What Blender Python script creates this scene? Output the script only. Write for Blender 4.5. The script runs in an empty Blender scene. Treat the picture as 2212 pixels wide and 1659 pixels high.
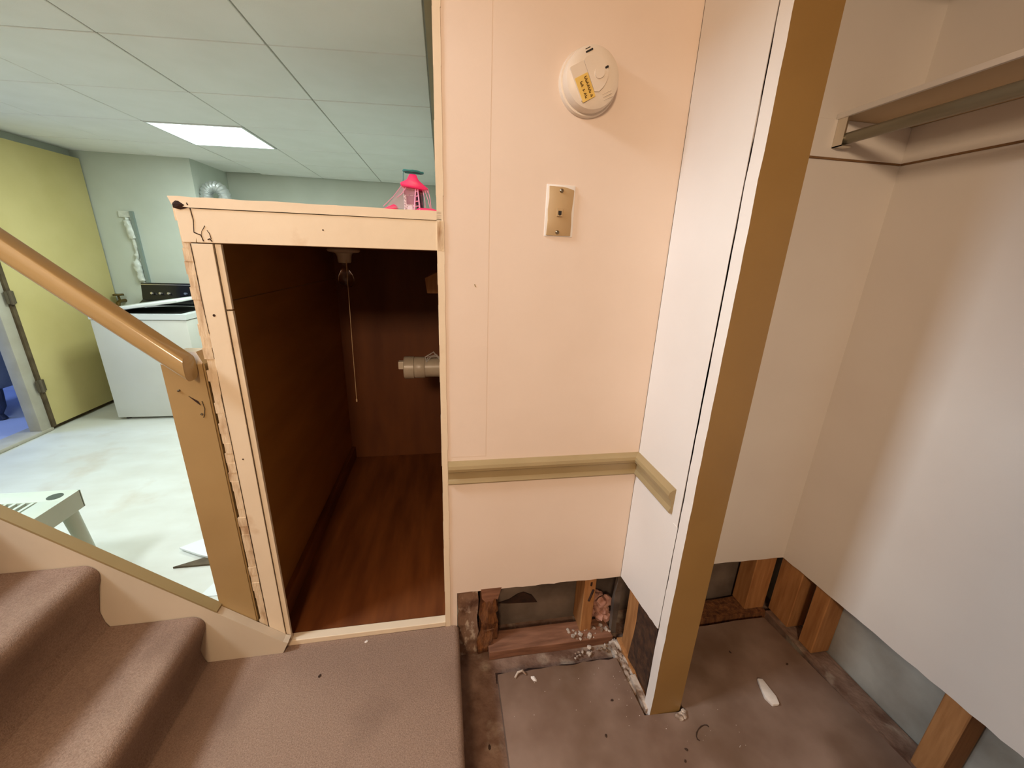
import bpy, bmesh, math, random
from mathutils import Vector, Matrix, noise
random.seed(7)
S = bpy.context.scene
COL = S.collection
PI = math.pi

# ------------------------------------------------------------------ camera
cam_d = bpy.data.cameras.new('camera'); cam = bpy.data.objects.new('camera', cam_d); COL.objects.link(cam)
cam_d.sensor_width = 36.0; cam_d.lens = 36.0 * 851.74 / 2212.0; cam_d.clip_start = 0.02
yaw, pitch, roll = 0.177717911, 0.310592833, 0.0359223401
fw = Vector((math.sin(yaw)*math.cos(pitch), math.cos(yaw)*math.cos(pitch), -math.sin(pitch)))
rt = Vector((math.cos(yaw), -math.sin(yaw), 0)); up = rt.cross(fw)
r2 = rt*math.cos(roll) + up*math.sin(roll); u2 = up*math.cos(roll) - rt*math.sin(roll)
M = Matrix((( r2.x, u2.x, -fw.x, 0.0), (r2.y, u2.y, -fw.y, -1.15), (r2.z, u2.z, -fw.z, 1.46), (0, 0, 0, 1)))
cam.matrix_world = M
S.camera = cam

# ------------------------------------------------------------------ world, exposure, lights
W = bpy.data.worlds.new('world'); S.world = W; W.use_nodes = True
W.node_tree.nodes['Background'].inputs[0].default_value = (0.9, 0.75, 0.6, 1)
W.node_tree.nodes['Background'].inputs[1].default_value = 0.02
S.view_settings.view_transform = 'Standard'; S.view_settings.look = 'None'
S.view_settings.gamma = 1.0; S.view_settings.use_curve_mapping = False
S.view_settings.exposure = 0.0

def area(name, loc, target, size, power, color, size_y=None):
    d = bpy.data.lights.new(name, 'AREA'); d.energy = power; d.color = color; d.size = size
    if size_y: d.shape = 'RECTANGLE'; d.size_y = size_y
    o = bpy.data.objects.new(name, d); COL.objects.link(o); o.location = loc
    o.rotation_euler = (Vector(target) - Vector(loc)).to_track_quat('-Z', 'Y').to_euler()
    return o
# incandescent hall ceiling lamp behind the camera
area('hall_ceiling_light', (-0.50, -2.50, 2.24), (0.25, 0.0, 0.5), 0.30, 38, (1.0, 0.755, 0.525))
# cool daylight coming down the stairwell from the floor above
area('stairwell_daylight', (-2.35, -0.60, 3.05), (1.0, -0.2, 0.9), 0.55, 80, (0.76, 0.88, 1.0))
# fluorescent troffers in the laundry ceiling (the visible one, plus an unseen one added to brighten the floor)
area('troffer_light', (-1.6, 2.42, 2.20), (-1.6, 2.42, 0), 0.56, 27, (0.88, 1.0, 0.95))
area('added_troffer_light', (-2.2, 0.72, 2.20), (-2.2, 0.72, 0), 0.56, 21, (0.88, 1.0, 0.95))
# blue lit room behind the doorway
area('blue_room_light', (-4.3, 1.9, 2.2), (-4.2, 2.4, 0), 0.6, 26, (0.30, 0.45, 1.0))

# ------------------------------------------------------------------ materials
def lin(c):
    return tuple(((v/255.0)/12.92 if v/255.0 <= 0.04045 else ((v/255.0+0.055)/1.055)**2.4) for v in c) + (1.0,)

def mat(name, c, rough=0.6, c2=None, scale=6.0, stretch=(1,1,1), detail=5.0, lo=0.35, hi=0.65,
        bump=0.0, bscale=80.0, bdist=0.002, metal=0.0, spec=0.4, alpha=None, trans=0.0, emit=None, estr=0.0, c3=None, scale3=1.3, lo3=.5, hi3=.7):
    m = bpy.data.materials.new(name); m.use_nodes = True
    nt = m.node_tree; b = nt.nodes['Principled BSDF']
    b.inputs['Base Color'].default_value = lin(c); b.inputs['Roughness'].default_value = rough
    b.inputs['Metallic'].default_value = metal; b.inputs['Specular IOR Level'].default_value = spec
    tc = nt.nodes.new('ShaderNodeNewGeometry')
    def nz(sc, det, st=(1,1,1)):
        mp = nt.nodes.new('ShaderNodeMapping'); mp.inputs['Scale'].default_value = st
        nt.links.new(tc.outputs['Position'], mp.inputs['Vector'])
        n = nt.nodes.new('ShaderNodeTexNoise'); n.inputs['Scale'].default_value = sc; n.inputs['Detail'].default_value = det
        nt.links.new(mp.outputs['Vector'], n.inputs['Vector']); return n
    def ramp(n, a, z):
        r = nt.nodes.new('ShaderNodeMapRange'); r.inputs['From Min'].default_value = a; r.inputs['From Max'].default_value = z
        nt.links.new(n.outputs['Fac'], r.inputs['Value']); return r
    if c2 is not None:
        n = nz(scale, detail, stretch); r = ramp(n, lo, hi)
        mx = nt.nodes.new('ShaderNodeMixRGB'); mx.inputs[1].default_value = lin(c); mx.inputs[2].default_value = lin(c2)
        nt.links.new(r.outputs['Result'], mx.inputs[0]); out = mx.outputs[0]
        if c3 is not None:
            n3 = nz(scale3, 6.0); r3 = ramp(n3, lo3, hi3)
            m3 = nt.nodes.new('ShaderNodeMixRGB'); m3.inputs[2].default_value = lin(c3)
            nt.links.new(out, m3.inputs[1]); nt.links.new(r3.outputs['Result'], m3.inputs[0]); out = m3.outputs[0]
        nt.links.new(out, b.inputs['Base Color'])
    if bump > 0:
        n = nz(bscale, 4.0, stretch if c2 is not None else (1,1,1)); bp = nt.nodes.new('ShaderNodeBump')
        bp.inputs['Strength'].default_value = bump; bp.inputs['Distance'].default_value = bdist
        nt.links.new(n.outputs['Fac'], bp.inputs['Height']); nt.links.new(bp.outputs['Normal'], b.inputs['Normal'])
    if trans: b.inputs['Transmission Weight'].default_value = trans; b.inputs['IOR'].default_value = 1.45
    if alpha is not None: b.inputs['Alpha'].default_value = alpha
    if emit is not None:
        b.inputs['Emission Color'].default_value = emit + (1,) if len(emit) == 3 else emit; b.inputs['Emission Strength'].default_value = estr
    return m

MT = {}
MT['wall'] = mat('cream_wall_paint', (230,210,192), 0.55, (226,205,186), 3.0, bump=0.15, bscale=160, bdist=0.001)
MT['wall_closet'] = mat('closet_wall_paint', (222,213,202), 0.6, (217,207,196), 2.5, bump=0.12, bscale=160, bdist=0.001)
MT['wall_white'] = mat('white_wall_paint', (233,226,218), 0.5, (229,221,212), 3.0, bump=0.12, bscale=160, bdist=0.001)
MT['laundry_wall'] = mat('laundry_wall_paint', (198,206,196), 0.6, (192,200,189), 3.0)
MT['tan'] = mat('tan_trim_paint', (149,116,66), 0.38, (143,110,61), 4.0, bump=0.1, bscale=120, bdist=0.001, spec=0.5)
MT['newel'] = mat('tan_gloss_paint', (168,139,93), 0.35, (161,132,87), 5.0, bump=0.1, bscale=110, bdist=0.001, spec=0.5)
MT['rail_tan'] = mat('olive_tan_trim_paint', (162,141,102), 0.4, (155,134,95), 6.0, spec=0.5)
MT['cream'] = mat('chipped_cream_paint', (228,209,180), 0.5, (222,202,173), 5.0, bump=0.3, bscale=60, bdist=0.0015, c3=(205,175,140), scale3=7, lo3=.62, hi3=.74)
MT['chip'] = mat('ragged_paint_edge', (214,190,156), 0.7, (172,138,104), 40.0, (1,1,.3), lo=.5, hi=.72, bump=0.8, bscale=90, bdist=0.004)
MT['crack'] = mat('crack_and_gap_shade', (58,34,20), 0.9, (38,22,14), 40)
MT['groove'] = mat('brown_shadow_line', (132,98,62), .8, (112,80,48), 20)
MT['cap'] = mat('olive_cap_paint', (150,129,90), 0.4, (143,122,83), 5)
MT['stringer'] = mat('skirt_board_paint', (206,190,166), 0.45, (199,183,159), 4.0, bump=0.15, bscale=90, bdist=0.001)
MT['carpet'] = mat('taupe_carpet', (156,131,113), 0.95, (130,105,89), 230.0, lo=.3, hi=.7, bump=0.7, bscale=420, bdist=0.003, spec=0.1, c3=(116,93,79), scale3=3.0, lo3=.48, hi3=.78)
MT['slab'] = mat('painted_concrete', (140,117,102), 0.42, (116,92,77), 4.0, bump=0.2, bscale=30, bdist=0.002, c3=(102,78,60), scale3=3.0, lo3=.5, hi3=.72, lo=.38, hi=.62)
MT['base_slab'] = mat('dirty_bare_concrete', (138,110,92), 0.9, (94,66,50), 14.0, lo=.35, hi=.7, bump=0.8, bscale=60, bdist=0.006, c3=(168,150,130), scale3=9, lo3=.56, hi3=.7)
MT['plaster'] = mat('crumbled_plaster', (196,180,164), 0.95, (120,92,70), 30.0, lo=.42, hi=.66, bump=0.9, bscale=70, bdist=0.006)
MT['lfloor'] = mat('laundry_floor_paint', (214,216,206), 0.35, (204,204,192), 3.0, (1,2,1), bump=0.1, bscale=30, c3=(196,188,170), scale3=3.5, lo3=.55, hi3=.75)
MT['tile'] = mat('ceiling_tile', (240,240,236), 0.85, (236,236,231), 5.0, bump=0.3, bscale=240, bdist=0.001)
MT['grid'] = mat('ceiling_grid_metal', (150,150,138), 0.5)
MT['ply'] = mat('plywood_lightened', (164,112,48), 0.55, (142,92,38), 3.0, (3,0.7,3), lo=.3, hi=.7, bump=0.2, bscale=60, bdist=0.001)  # lightened copy, makes up for the little light on the side panels
MT['ply_back'] = mat('plywood_back_shaded', (118,66,26), 0.6, (96,50,20), 3.0, (3,3,.7), lo=.3, hi=.7)  # same plywood darkened, shade of the deep interior put into the colour
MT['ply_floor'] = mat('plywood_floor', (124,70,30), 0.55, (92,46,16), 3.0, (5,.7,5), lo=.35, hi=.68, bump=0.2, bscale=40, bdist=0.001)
MT['stud'] = mat('lumber', (178,126,76), 0.75, (148,98,54), 8.0, (8,8,0.8), lo=.3, hi=.7, bump=0.3, bscale=50, bdist=0.001)
MT['plate'] = mat('lumber_plate', (148,102,76), 0.8, (108,70,48), 8.0, (1,7,7), lo=.3, hi=.7, bump=0.4, bscale=50, bdist=0.002)
MT['rot'] = mat('rotten_lumber', (132,84,46), 0.9, (74,40,20), 18.0, (3,3,0.7), lo=.35, hi=.68, bump=0.9, bscale=60, bdist=0.006)
MT['found'] = mat('foundation_concrete', (122,106,92), 0.9, (70,56,46), 5.0, lo=.35, hi=.7, bump=0.5, bscale=30, bdist=0.004)
MT['found_blue'] = mat('foundation_parging', (170,166,154), 0.85, (128,120,106), 4.0, lo=.35, hi=.7, bump=0.4, bscale=30, bdist=0.003)
MT['pink_ins'] = mat('pink_insulation', (196,150,132), 0.95, (150,100,82), 40, lo=.35, hi=.7)
MT['plastic'] = mat('cream_plastic', (226,210,190), 0.4, (222,205,184), 8.0)
MT['plate_tan'] = mat('tan_cover_plate', (186,156,114), 0.42, (180,149,107), 9.0)
MT['chrome'] = mat('worn_chrome', (222,214,200), 0.3, metal=1.0)
MT['screw'] = mat('steel_screw', (150,138,116), 0.3, metal=1.0)
MT['dark'] = mat('dark_plastic', (30,26,22), 0.6)
MT['black'] = mat('black_gloss', (18,18,22), 0.22, spec=0.5)
MT['sticker'] = mat('yellow_tape', (232,196,108), 0.6, (224,184,92), 20)
MT['ink'] = mat('marker_ink', (92,62,10), 0.7)
MT['enamel'] = mat('white_enamel', (226,230,228), 0.25, spec=0.5)
MT['enamel_panel'] = mat('washer_front_enamel', (214,214,206), 0.35, (209,209,200), 3)
MT['silver'] = mat('foil_duct', (205,210,210), 0.42, metal=0.75, bump=0.8, bscale=30, bdist=0.004)
MT['yellow'] = mat('yellow_door_paint', (206,192,132), 0.45, (198,184,122), 2.5)
MT['jamb'] = mat('grey_white_jamb', (190,186,170), 0.5, (176,170,152), 6)
MT['brown_strip'] = mat('wood_edge_and_gap_shade', (98,84,60), 0.7, (76,62,42), 14)
MT['hinge'] = mat('old_brass_hinge', (108,98,80), 0.5, metal=0.5)
MT['navy'] = mat('navy_vinyl', (40,48,72), 0.5, (30,36,56), 9)
MT['greyblue'] = mat('grey_upholstery', (104,112,132), 0.7, (90,98,118), 9)
MT['stool'] = mat('stool_plastic', (196,204,190), 0.4, (190,198,184), 6)
MT['hole'] = mat('dark_recess', (70,78,66), 0.8)
MT['pvc'] = mat('grey_pvc', (176,164,144), 0.35, (166,152,132), 20, spec=0.5)
MT['film'] = mat('clear_film', (210,206,200), 0.2, (180,176,170), 40, alpha=0.35)
MT['porcelain'] = mat('porcelain', (200,188,168), 0.35)
MT['glass'] = mat('bulb_glass', (240,240,240), 0.05, trans=1.0)
MT['string'] = mat('pull_string', (206,176,138), 0.7)
MT['hotpink'] = mat('hot_pink_plastic', (232,40,104), 0.4, (222,32,94), 30)
MT['palepink'] = mat('pale_pink_plastic', (226,140,170), 0.45)
MT['maroon'] = mat('maroon_print', (110,34,46), 0.5, (76,22,34), 60)
MT['lace'] = mat('white_spotted_card', (224,222,210), 0.6, (120,116,108), 300, lo=.48, hi=.6)
MT['pinkmesh'] = mat('pink_netting', (232,170,184), 0.6, alpha=0.28)
MT['teal'] = mat('teal_plastic', (44,110,104), 0.45)
MT['shelf'] = mat('tan_shelf_paint', (196,170,132), .45, (190,163,125), 5)
MT['rod'] = mat('closet_pole_paint', (132,124,104), 0.3, metal=0.35)
MT['brass'] = mat('tarnished_brass', (92,74,30), 0.45, metal=0.4)
MT['white_chip'] = mat('plaster_chip', (226,216,206), 0.8, (206,194,182), 30, bump=0.5, bscale=80)
MT['dirt'] = mat('dirt_crumb', (72,50,34), 0.9, (52,36,26), 40)
MT['diffuser'] = mat('light_diffuser', (250,250,250), 0.4, emit=(0.86, 1.0, 0.97), estr=5.0)
MT['bluefloor'] = mat('blue_room_floor', (176,184,206), 0.5, (168,176,198), 3)
MT['sleeve'] = mat('crinkled_sleeve', (216,222,214), 0.3, (196,202,194), 30, bump=0.6, bscale=40, bdist=0.004)
MT['greystrip'] = mat('grey_strip_paint', (132,146,140), 0.5)

# ------------------------------------------------------------------ geometry helpers
ORG = {}
def new(): return bmesh.new()

def box(bm, x0, x1, y0, y1, z0, z1, bev=0.0, seg=2):
    vs = [bm.verts.new((x, y, z)) for x in (x0, x1) for y in (y0, y1) for z in (z0, z1)]
    F = [(0,1,3,2),(4,6,7,5),(0,4,5,1),(2,3,7,6),(0,2,6,4),(1,5,7,3)]
    fs = [bm.faces.new([vs[i] for i in f]) for f in F]
    if bev > 0:
        es = list({e for f in fs for e in f.edges})
        bmesh.ops.bevel(bm, geom=es, offset=bev, segments=seg, profile=0.5, affect='EDGES')
    return fs

def prism(bm, pts, axis, a, b, bev=0.0, seg=2):
    def P(p, t):
        return {'x': (t, p[0], p[1]), 'y': (p[0], t, p[1]), 'z': (p[0], p[1], t)}[axis]
    A = [bm.verts.new(P(p, a)) for p in pts]; B = [bm.verts.new(P(p, b)) for p in pts]
    n = len(pts); fs = [bm.faces.new(A), bm.faces.new(list(reversed(B)))]
    for i in range(n): fs.append(bm.faces.new((A[i], B[i], B[(i+1) % n], A[(i+1) % n])))
    bmesh.ops.recalc_face_normals(bm, faces=fs)
    if bev > 0:
        es = list({e for f in fs for e in f.edges})
        bmesh.ops.bevel(bm, geom=es, offset=bev, segments=seg, profile=0.5, affect='EDGES')
    return fs

def tube(bm, path, r, n=10, caps=True):
    path = [Vector(p) for p in path]; rs = r if isinstance(r, (list, tuple)) else [r]*len(path)
    rings = []; prev = None
    for i, p in enumerate(path):
        t = (path[min(i+1, len(path)-1)] - path[max(i-1, 0)]).normalized()
        if prev is None:
            ref = Vector((0,0,1)) if abs(t.z) < 0.9 else Vector((1,0,0)); u = t.cross(ref).normalized()
        else:
            u = (prev - t*prev.dot(t)).normalized()
        prev = u; v = t.cross(u)
        rings.append([bm.verts.new(p + (u*math.cos(2*PI*k/n) + v*math.sin(2*PI*k/n))*rs[i]) for k in range(n)])
    fs = []
    for a, b in zip(rings, rings[1:]):
        for k in range(n): fs.append(bm.faces.new((a[k], a[(k+1)%n], b[(k+1)%n], b[k])))
    if caps: fs.append(bm.faces.new(rings[0])); fs.append(bm.faces.new(list(reversed(rings[-1]))))
    bmesh.ops.recalc_face_normals(bm, faces=fs)
    return fs

def lathe(bm, prof, c, axis=(0,0,1), n=32):
    ax = Vector(axis).normalized(); c = Vector(c)
    ref = Vector((1,0,0)) if abs(ax.x) < 0.9 else Vector((0,0,1))
    u = (ref - ax*ref.dot(ax)).normalized(); v = ax.cross(u); rings = []
    for r, h in prof:
        if r < 1e-6: rings.append([bm.verts.new(c + ax*h)])
        else: rings.append([bm.verts.new(c + ax*h + (u*math.cos(2*PI*k/n)+v*math.sin(2*PI*k/n))*r) for k in range(n)])
    fs = []
    for a, b in zip(rings, rings[1:]):
        for k in range(n):
            if len(a) == 1 and len(b) == 1: continue
            if len(a) == 1: fs.append(bm.faces.new((a[0], b[(k+1)%n], b[k])))
            elif len(b) == 1: fs.append(bm.faces.new((a[k], a[(k+1)%n], b[0])))
            else: fs.append(bm.faces.new((a[k], a[(k+1)%n], b[(k+1)%n], b[k])))
    if len(rings[0]) > 1: fs.append(bm.faces.new(list(reversed(rings[0]))))
    if len(rings[-1]) > 1: fs.append(bm.faces.new(rings[-1]))
    bmesh.ops.recalc_face_normals(bm, faces=fs)
    return fs

def jitter(bm, amt, sc=30.0):
    for v in bm.verts: v.co += noise.noise_vector(v.co*sc)*amt

def obj(name, bm, m, parent=None, smooth=False, angle=35):
    bm.verts.ensure_lookup_table()
    if parent is None:
        xs = [v.co for v in bm.verts]
        o0 = Vector((sum((min(c[i] for c in xs), max(c[i] for c in xs)))/2 for i in range(2)))
        org = Vector((o0[0], o0[1], min(c.z for c in xs))); base = Vector((0,0,0))
    else:
        base = ORG[parent.name]; org = base
    bmesh.ops.translate(bm, verts=bm.verts, vec=-org)
    me = bpy.data.meshes.new(name)
    bm.to_mesh(me); bm.free()
    for mm in (m if isinstance(m, (list, tuple)) else [m]): me.materials.append(mm)
    if smooth:
        me.polygons.foreach_set('use_smooth', [True]*len(me.polygons))
        me.set_sharp_from_angle(angle=math.radians(angle))
    o = bpy.data.objects.new(name, me); COL.objects.link(o)
    if parent is not None: o.parent = parent; o.location = (0,0,0)
    else: o.location = org
    ORG[o.name] = org
    return o

def thing(name, label, cat, loc, group=None):
    o = bpy.data.objects.new(name, None); COL.objects.link(o); o.location = loc; o.empty_display_size = 0.05
    o['label'] = label; o['category'] = cat
    if group: o['group'] = group
    ORG[o.name] = Vector(loc); return o
def tag(o, label, cat, group=None):
    o['label'] = label; o['category'] = cat
    if group: o['group'] = group
    return o
def struct(o, label=None, cat=None):
    o['kind'] = 'structure'
    if label: o['label'] = label
    if cat: o['category'] = cat
    return o
def B(name, m, parent, *a, bev=0.0, smooth=False):
    bm = new(); box(bm, *a, bev=bev); return obj(name, bm, m, parent, smooth=smooth or bev > 0)
def ragged(p0, p1, n, amp, seed):
    rnd = random.Random(seed); out = []
    for i in range(n+1):
        t = i/n; j = 0 if i in (0, n) else 1
        out.append((p0[0]+(p1[0]-p0[0])*t, p0[1]+(p1[1]-p0[1])*t + j*rnd.uniform(-amp, amp)))
    return out

# ================================================================== SETTING
ZB = -0.04   # bare slab under the topping
# ---- floors
bm = new(); box(bm, -0.9, 2.0, -3.3, 0.30, -0.10, ZB)
fl = struct(obj('floor', bm, MT['base_slab']), 'bare dirty concrete slab under the wall plates and the landing', 'floor')
bm = new()
pts = [(0.172,-3.2),(0.172,-0.112)] + ragged((0.172,-0.112),(0.634,-0.112),14,0.004,1)[1:] + ragged((0.634,-0.112),(0.646,-0.318),6,0.003,2)[1:] + [(0.79,-0.326)] + ragged((0.79,-0.326),(0.80,-0.03),4,0.002,3)[1:] + ragged((0.80,-0.03),(1.355,-0.030),8,0.003,4)[1:] + ragged((1.355,-0.03),(1.40,-0.53),8,0.003,6)[1:] + [(1.45,-1.2),(1.45,-3.2)]
prism(bm, pts, 'z', ZB-0.002, 0.0)
top = obj('floor_topping', bm, MT['slab'], fl)
bm = new(); box(bm, -3.28, 0.005, 0.0, 4.1, -0.10, 0.0)
struct(obj('floor', bm, MT['lfloor']), 'white painted laundry room floor beyond the stairs', 'floor')
bm = new(); box(bm, -5.2, -3.28, 0.6, 4.1, -0.10, 0.0)
struct(obj('floor', bm, MT['bluefloor']), 'pale floor of the blue-lit room past the doorway', 'floor')

bm = new(); box(bm, 0.168, 0.640, -0.116, -0.084, ZB-0.002, ZB+0.0015); bmesh.ops.subdivide_edges(bm, edges=bm.edges[:], cuts=10, use_grid_fill=True)
for v in bm.verts: v.co.y += 0.012*noise.noise(v.co*18) if v.co.y > -0.1 else 0
obj('gap_shade_strip', bm, MT['crack'], fl)  # dark strip painted in for the shadow along the topping edge
# ---- wall facing the camera (drywall cut off above the floor)
wf = thing('wall_front', 'cream drywall wall with the detector and phone jack, cut off above the floor', 'wall', (0.33, 0.0, 0.0)); struct(wf)
pts = [(0.004, 0.128), (0.030, 0.128), (0.0305, 0.262)] + ragged((0.0305,0.284),(0.667,0.281),26,0.0022,11) + [(0.667, 2.40), (0.004, 2.40)]
bm = new(); prism(bm, pts, 'y', 0.0, 0.013); obj('drywall_sheet', bm, MT['wall'], wf)
bm = new(); box(bm, 0.006, 0.128, -0.0005, 0.001, 0.84, 2.36, bev=.0005); obj('taped_seam', bm, MT['wall'], wf)
bm = new(); tube(bm, [(0.0885,-0.0004,1.384),(0.0915,-0.0004,1.377)], .0016, 6); obj('scuff', bm, MT['rail_tan'], wf)
# corner bead strip beside the cupboard opening
bm = new()
for i in range(40):
    z0 = 0.13 + i*0.0568
    box(bm, -0.0135 + random.uniform(-0.0008, .0008), 0.0055 + random.uniform(-0.0012, 0.0016), -0.003, 0.02, z0, z0+0.0568)
obj('corner_bead', bm, MT['cream'], wf)
# ragged drip edges along the bead
bm = new(); box(bm, -0.012, 0.006, -0.0036, 0.01, 1.47, 1.545); jitter(bm, .001); obj('chipped_paint_patch', bm, MT['chip'], wf)
# framing behind it
def stud(parent, x0, x1, y0, y1, z0, z1, m=MT['stud'], bev=0.003):
    bm = new(); box(bm, x0, x1, y0, y1, z0, z1, bev=bev, seg=1); return obj('stud', bm, m, parent)
stud(wf, 0.530, 0.578, 0.015, 0.104, -0.002, 2.3)
bm = new(); tube(bm, [(0.556,0.0145,0.236),(0.557,0.0145,0.252)], 0.004, 6); tube(bm, [(0.553,0.0145,0.16),(0.568,0.0145,0.215)], 0.005, 6); obj('knot', bm, MT['crack'], wf)
# rotten left stud, built from strips
for (x0, x1, y0, z0, z1) in ((0.118,0.150,0.018,-0.03,0.30),(0.148,0.176,0.022,0.02,0.30),(0.112,0.166,0.008,-0.04,0.075),(0.170,0.19,0.03,0.0,0.16)):
    bm = new(); box(bm, x0, x1, y0, y0+0.06, z0, z1)
    bmesh.ops.subdivide_edges(bm, edges=bm.edges[:], cuts=6, use_grid_fill=True); jitter(bm, 0.014, 22)
    obj('rotten_stud', bm, MT['rot'], wf)
bm = new(); prism(bm, [(0.118,0.29),(0.195,0.29),(0.182,0.235),(0.168,0.24),(0.160,0.215),(0.148,0.232),(0.140,0.222),(0.122,0.245)], 'y', -0.0005, 0.014); obj('torn_splinter', bm, MT['plate'], wf)
# glue smeared edge board beside the carpet
bm = new(); box(bm, 0.032, 0.108, 0.012, 0.03, ZB, 0.30)
bmesh.ops.subdivide_edges(bm, edges=bm.edges[:], cuts=8, use_grid_fill=True); jitter(bm, 0.006, 26)
obj('edge_board', bm, mat('glue_smeared_board', (134,104,84), 0.7, (188,168,148), 45, (1.2,1,0.6), lo=.56, hi=.68, bump=.9, bscale=70, bdist=.005, c3=(92,62,46), scale3=12, lo3=.5, hi3=.65), wf)
# sole plate
bm = new(); box(bm, 0.15, 0.66, -0.024, 0.066, ZB, 0.002, bev=0.003)
bmesh.ops.subdivide_edges(bm, edges=bm.edges[:], cuts=3, use_grid_fill=True); jitter(bm, 0.004, 14)
obj('sole_plate', bm, MT['plate'], wf)
# rubble on the plate at the right end
bm = new()
for i in range(60):
    x = random.uniform(0.48, 0.66); y = random.uniform(-0.075, 0.03); r = random.uniform(0.003, 0.011)
    z = (0.003 if y > -0.024 else ZB+0.012) + r*.2
    bmesh.ops.create_icosphere(bm, subdivisions=1, radius=r, matrix=Matrix.Translation((x, y, z)) @ Matrix.Scale(0.6, 4, (0,0,1)))
jitter(bm, 0.004, 90); o = obj('rubble', bm, MT['plaster'], wf); o['kind'] = 'stuff'
# pink insulation tuft
bm = new()
for i in range(26):
    bmesh.ops.create_icosphere(bm, subdivisions=2, radius=random.uniform(0.014, 0.026), matrix=Matrix.Translation((random.uniform(0.595, 0.65), random.uniform(0.035, 0.10), random.uniform(0.015, 0.12))))
jitter(bm, 0.01, 60); o = obj('insulation', bm, MT['pink_ins'], wf, smooth=True); o['kind'] = 'stuff'
# grey corner strip in the cavity
bm = new(); box(bm, 0.660, 0.684, 0.004, 0.026, -0.02, 0.30)
bmesh.ops.subdivide_edges(bm, edges=bm.edges[:], cuts=5, use_grid_fill=True); jitter(bm, 0.006, 24); obj('corner_strip', bm, MT['found'], wf)

# foundation behind the cavities
bm = new(); box(bm, 0.08, 1.7, 0.125, 0.30, ZB, 2.4); struct(obj('wall_foundation', bm, MT['found']), 'rough concrete foundation behind the wall cavity', 'wall')
bm = new(); prism(bm, [(0.205,0.085),(0.25,0.098),(0.285,0.122),(0.31,0.128),(0.345,0.108),(0.37,0.068),(0.30,0.075),(0.25,0.078)], 'y', 0.119, 0.1255); 
fo = bpy.data.objects['wall_foundation']; obj('broken_hole', bm, MT['crack'], fo)
bm = new(); prism(bm, [(1.53,-3.2),(1.74,-3.2),(1.74,0.13),(1.50,0.13),(1.50,-0.15)], 'z', ZB, 2.4); struct(obj('wall_foundation', bm, MT['found_blue']), 'grey parged foundation wall behind the closet wall', 'wall')

# ---- partition with the tan jamb (wall C)
wm = thing('wall_middle', 'short white return wall ending in a tan painted jamb board', 'wall', (0.72, -0.16, 0.0)); struct(wm)
bm = new(); prism(bm, ragged((-0.002,0.283),(-0.272,0.328),16,0.002,21) + [(-0.272,2.40),(-0.002,2.40)], 'x', 0.667, 0.680); obj('drywall_sheet', bm, MT['wall_white'], wm)
bm = new(); box(bm, 0.760, 0.772, -0.275, 0.0, 0.0, 2.40); obj('drywall_sheet', bm, MT['wall_closet'], wm)
# jamb board: white painted edge + tan face
bm = new(); fs = box(bm, 0.664, 0.774, -0.320, -0.282, ZB, 2.40)
bmesh.ops.subdivide_edges(bm, edges=[e for e in bm.edges if abs(e.verts[0].co.z-e.verts[1].co.z) > 1], cuts=50)
bm.faces.ensure_lookup_table()
for v in bm.verts:
    if v.co.x < 0.7: v.co.x += 0.0022*noise.noise(Vector((v.co.y*3, 1.7, v.co.z*14)))
for f in bm.faces:
    if f.normal.x < -0.5: f.material_index = 1
obj('jamb_board', bm, [MT['tan'], MT['wall_white']], wm)
# crack between drywall and jamb, irregular width
bm = new(); a = []; c = []
N = 90
for i in range(N+1):
    z = 0.34 + (2.2-0.34)*i/N; w = 0.0012 + 0.0028*max(0, noise.noise(Vector((z*5, .3, .2)))+.25)
    if 1.72 < z < 1.80: w = 0.0002
    yc = -0.277 + 0.0022*noise.noise(Vector((z*9, 3, 1)))
    a.append(bm.verts.new((0.6664, yc-w, z))); c.append(bm.verts.new((0.6664, yc+w, z)))
for i in range(N): bm.faces.new((a[i], a[i+1], c[i+1], c[i]))
fs = bm.faces[:]; bmesh.ops.solidify(bm, geom=fs, thickness=0.001); obj('crack', bm, MT['crack'], wm)
# paint ridge beside the crack
bm = new(); box(bm, 0.6655, 0.670, -0.276, -0.252, 0.335, 0.72); bmesh.ops.subdivide_edges(bm, edges=bm.edges[:], cuts=6, use_grid_fill=True); jitter(bm, 0.0012, 30); obj('patched_plaster', bm, MT['wall_white'], wm)
stud(wm, 0.686, 0.759, -0.120, -0.048, -0.002, 2.3)
stud(wm, 0.682, 0.759, -0.282, -0.258, 0.0, 2.3, MT['plate'])
bm = new(); box(bm, 0.672, 0.76, -0.275, -0.03, ZB, 0.000, bev=0.003); obj('sole_plate', bm, MT['stud'], wm)
bm = new()
for i in range(70):
    t = random.random(); x = random.uniform(0.636, 0.676); y = -0.04 - 0.26*t; r = random.uniform(0.004, 0.011)
    bmesh.ops.create_icosphere(bm, subdivisions=1, radius=r, matrix=Matrix.Translation((x+.02*t, y, ZB + 0.022 + random.random()*0.012)) @ Matrix.Scale(0.7, 4, (0,0,1)) @ Matrix.Scale(2.2, 4, (0,1,0)))
box(bm, 0.640, 0.676, -0.30, -0.03, ZB, -0.018); box(bm, 0.655, 0.676, -0.305, -0.19, -0.03, 0.01)
jitter(bm, 0.005, 50); o = obj('plaster_rubble', bm, MT['plaster'], wm); o['kind'] = 'stuff'
bm = new(); box(bm, 0.682, 0.755, -0.258, -0.12, 0.0, 0.30); bmesh.ops.subdivide_edges(bm, edges=bm.edges[:], cuts=4, use_grid_fill=True); jitter(bm, .01, 20)
obj('dark_insulation', bm, mat('brown_batt', (84,56,36), .95, (54,34,22), 40, bump=.9, bscale=60, bdist=.006), wm)
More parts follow.
